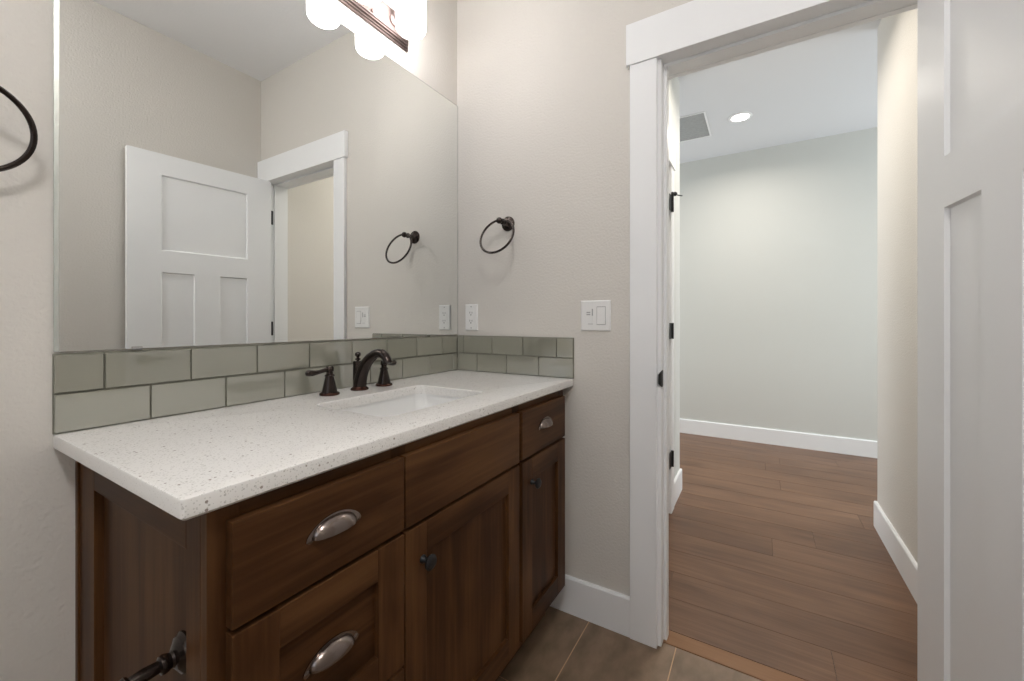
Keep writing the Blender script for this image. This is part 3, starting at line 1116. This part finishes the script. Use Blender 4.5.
yo, zo = -0.0845, 1.1555
t = thing('electrical_outlet', 'white duplex outlet cover plate beside the mirror corner', 'outlet', (0, yo, zo))
bm = BM(); plate_on_east(bm, yo, zo, 0.070, 0.118)
obj('cover_plate', bm, M_PLASTIC, t)
bm = BM(); box(bm, -0.0075, -0.0055, yo - 0.0165, yo + 0.0165, zo - 0.0335, zo + 0.0335, 0)
for dz in (-0.018, 0.018):
    box(bm, -0.0079, -0.0073, yo + 0.0048, yo + 0.0070, zo + dz - 0.001, zo + dz + 0.0075, 1)
    box(bm, -0.0079, -0.0073, yo - 0.0070, yo - 0.0048, zo + dz - 0.001, zo + dz + 0.0065, 1)
    lathe(bm, [(0.0027, 0), (0.0027, 0.0006)], (-0.0073, yo, zo + dz - 0.007), (-1, 0, 0), 12, 1)
obj('receptacle', bm, [M_PLASTIC, M_SLOT], t)
screws(t, M_GREY, yo, (zo - 0.048, zo + 0.048))

ysw, zsw = -0.667, 1.159
t = thing('light_switch', 'white two gang switch plate on the wall left of the doorway', 'switch', (0, ysw, zsw))
bm = BM(); plate_on_east(bm, ysw, zsw, 0.118, 0.116)
obj('cover_plate', bm, M_PLASTIC, t)
# timer / fan control on the left gang
yl = ysw + 0.023
bm = BM()
box(bm, -0.0072, -0.0055, yl - 0.0165, yl + 0.0165, zsw - 0.0335, zsw + 0.0335, 0)
box(bm, -0.0085, -0.0070, yl - 0.0145, yl + 0.0055, zsw - 0.031, zsw - 0.006, 0)
for z in (0.002, 0.010):
    box(bm, -0.0082, -0.0070, yl - 0.004, yl + 0.011, zsw + z, zsw + z + 0.0045, 1)
box(bm, -0.0090, -0.0070, yl - 0.0145, yl - 0.0105, zsw + 0.000, zsw + 0.026, 1)
box(bm, -0.0086, -0.0070, yl - 0.0145, yl + 0.0055, zsw - 0.0325, zsw - 0.0305, 1)
obj('fan_control', bm, [M_PLASTIC, M_GREY], t)
yr = ysw - 0.023
bm = BM()
box(bm, -0.0066, -0.0055, yr - 0.0175, yr + 0.0175, zsw - 0.0345, zsw + 0.0345, 1)
A = [(-0.0066, -0.0320), (-0.0098, -0.0320), (-0.0074, 0.0), (-0.0074, 0.0320), (-0.0066, 0.0320)]
va = [bm.verts.new((x_, yr - 0.0155, zsw + z)) for x_, z in A]
vb = [bm.verts.new((x_, yr + 0.0155, zsw + z)) for x_, z in A]
bridge(bm, va, vb)
bm.faces.new(va)
bm.faces.new(vb)
obj('rocker', bm, [M_PLASTIC, M_GREY], t)
screws(t, M_PLASTIC, yl, (zsw - 0.048, zsw + 0.048))
screws(t, M_PLASTIC, yr, (zsw - 0.048, zsw + 0.048))


# ------------------------------------------------------------------ ceiling fittings
def recessed(label, x, y, r=0.062):
    t = thing('recessed_light', label, 'ceiling light', (x, y, ZC), group='round recessed ceiling lights')
    bm = BM()
    prof = [(r + 0.022, 0.0005), (r + 0.022, 0.003), (r + 0.016, 0.007), (r + 0.002, 0.008), (r, 0.005), (r, 0.0005)]
    n = 40
    rings = [[bm.verts.new((x + rr * math.cos(2 * PI * k / n), y + rr * math.sin(2 * PI * k / n), ZC - h)) for k in range(n)] for rr, h in prof]
    for k in range(len(rings)):
        bridge(bm, rings[k], rings[(k + 1) % len(rings)])
    obj('trim_ring', bm, M_TRIM, t, smooth=50)
    bm = BM()
    lathe(bm, [(r - 0.0005, 0.0005), (r - 0.0005, 0.004), (0.0, 0.0055)], (x, y, ZC), (0, 0, -1), 40)
    obj('lens', bm, M_LENS, t, smooth=60)


recessed('round lit recessed light in the hall ceiling beyond the doorway', 2.215, -1.066)
recessed('round recessed light in the hall ceiling just past the door head', 1.0, -1.20)
t = thing('fill_dome_light', 'white glass dome fill light added out of view on the bathroom ceiling left of the vanity', 'ceiling light', (-1.80, -1.40, ZC))
bm = BM()  # unseen lamp placed by the left ring's shadow; dome shape added as fill
lathe(bm, [(0.165, 0.0005), (0.165, 0.018), (0.150, 0.022), (0.0, 0.022)], (-1.80, -1.40, ZC), (0, 0, -1), 40)
obj('base', bm, M_NICKEL, t, smooth=40)
bm = BM()
lathe(bm, [(0.148, 0.0225), (0.146, 0.045), (0.132, 0.075), (0.105, 0.098), (0.065, 0.112), (0.0, 0.118)], (-1.80, -1.40, ZC), (0, 0, -1), 40)
obj('shade', bm, M_DOME, t, smooth=60)

vx0, vx1, vy0, vy1 = 1.985, 2.445, -0.826, -0.50
t = thing('ceiling_vent', 'square grey return air grille in the hall ceiling', 'vent', ((vx0 + vx1) / 2, (vy0 + vy1) / 2, ZC))
bm = BM()
fr = 0.012
z0, z1 = ZC - 0.006, ZC - 0.0005
box(bm, vx0 - fr, vx1 + fr, vy0 - fr, vy0, z0, z1)
box(bm, vx0 - fr, vx1 + fr, vy1, vy1 + fr, z0, z1)
box(bm, vx0 - fr, vx0, vy0, vy1, z0, z1)
box(bm, vx1, vx1 + fr, vy0, vy1, z0, z1)
obj('frame', bm, M_TRIM, t, bevel=0.0012)
bm = BM()
box(bm, vx0, vx1, vy0, vy1, ZC - 0.0018, ZC - 0.0006, 0)
obj('grille', bm, M_VENT, t)
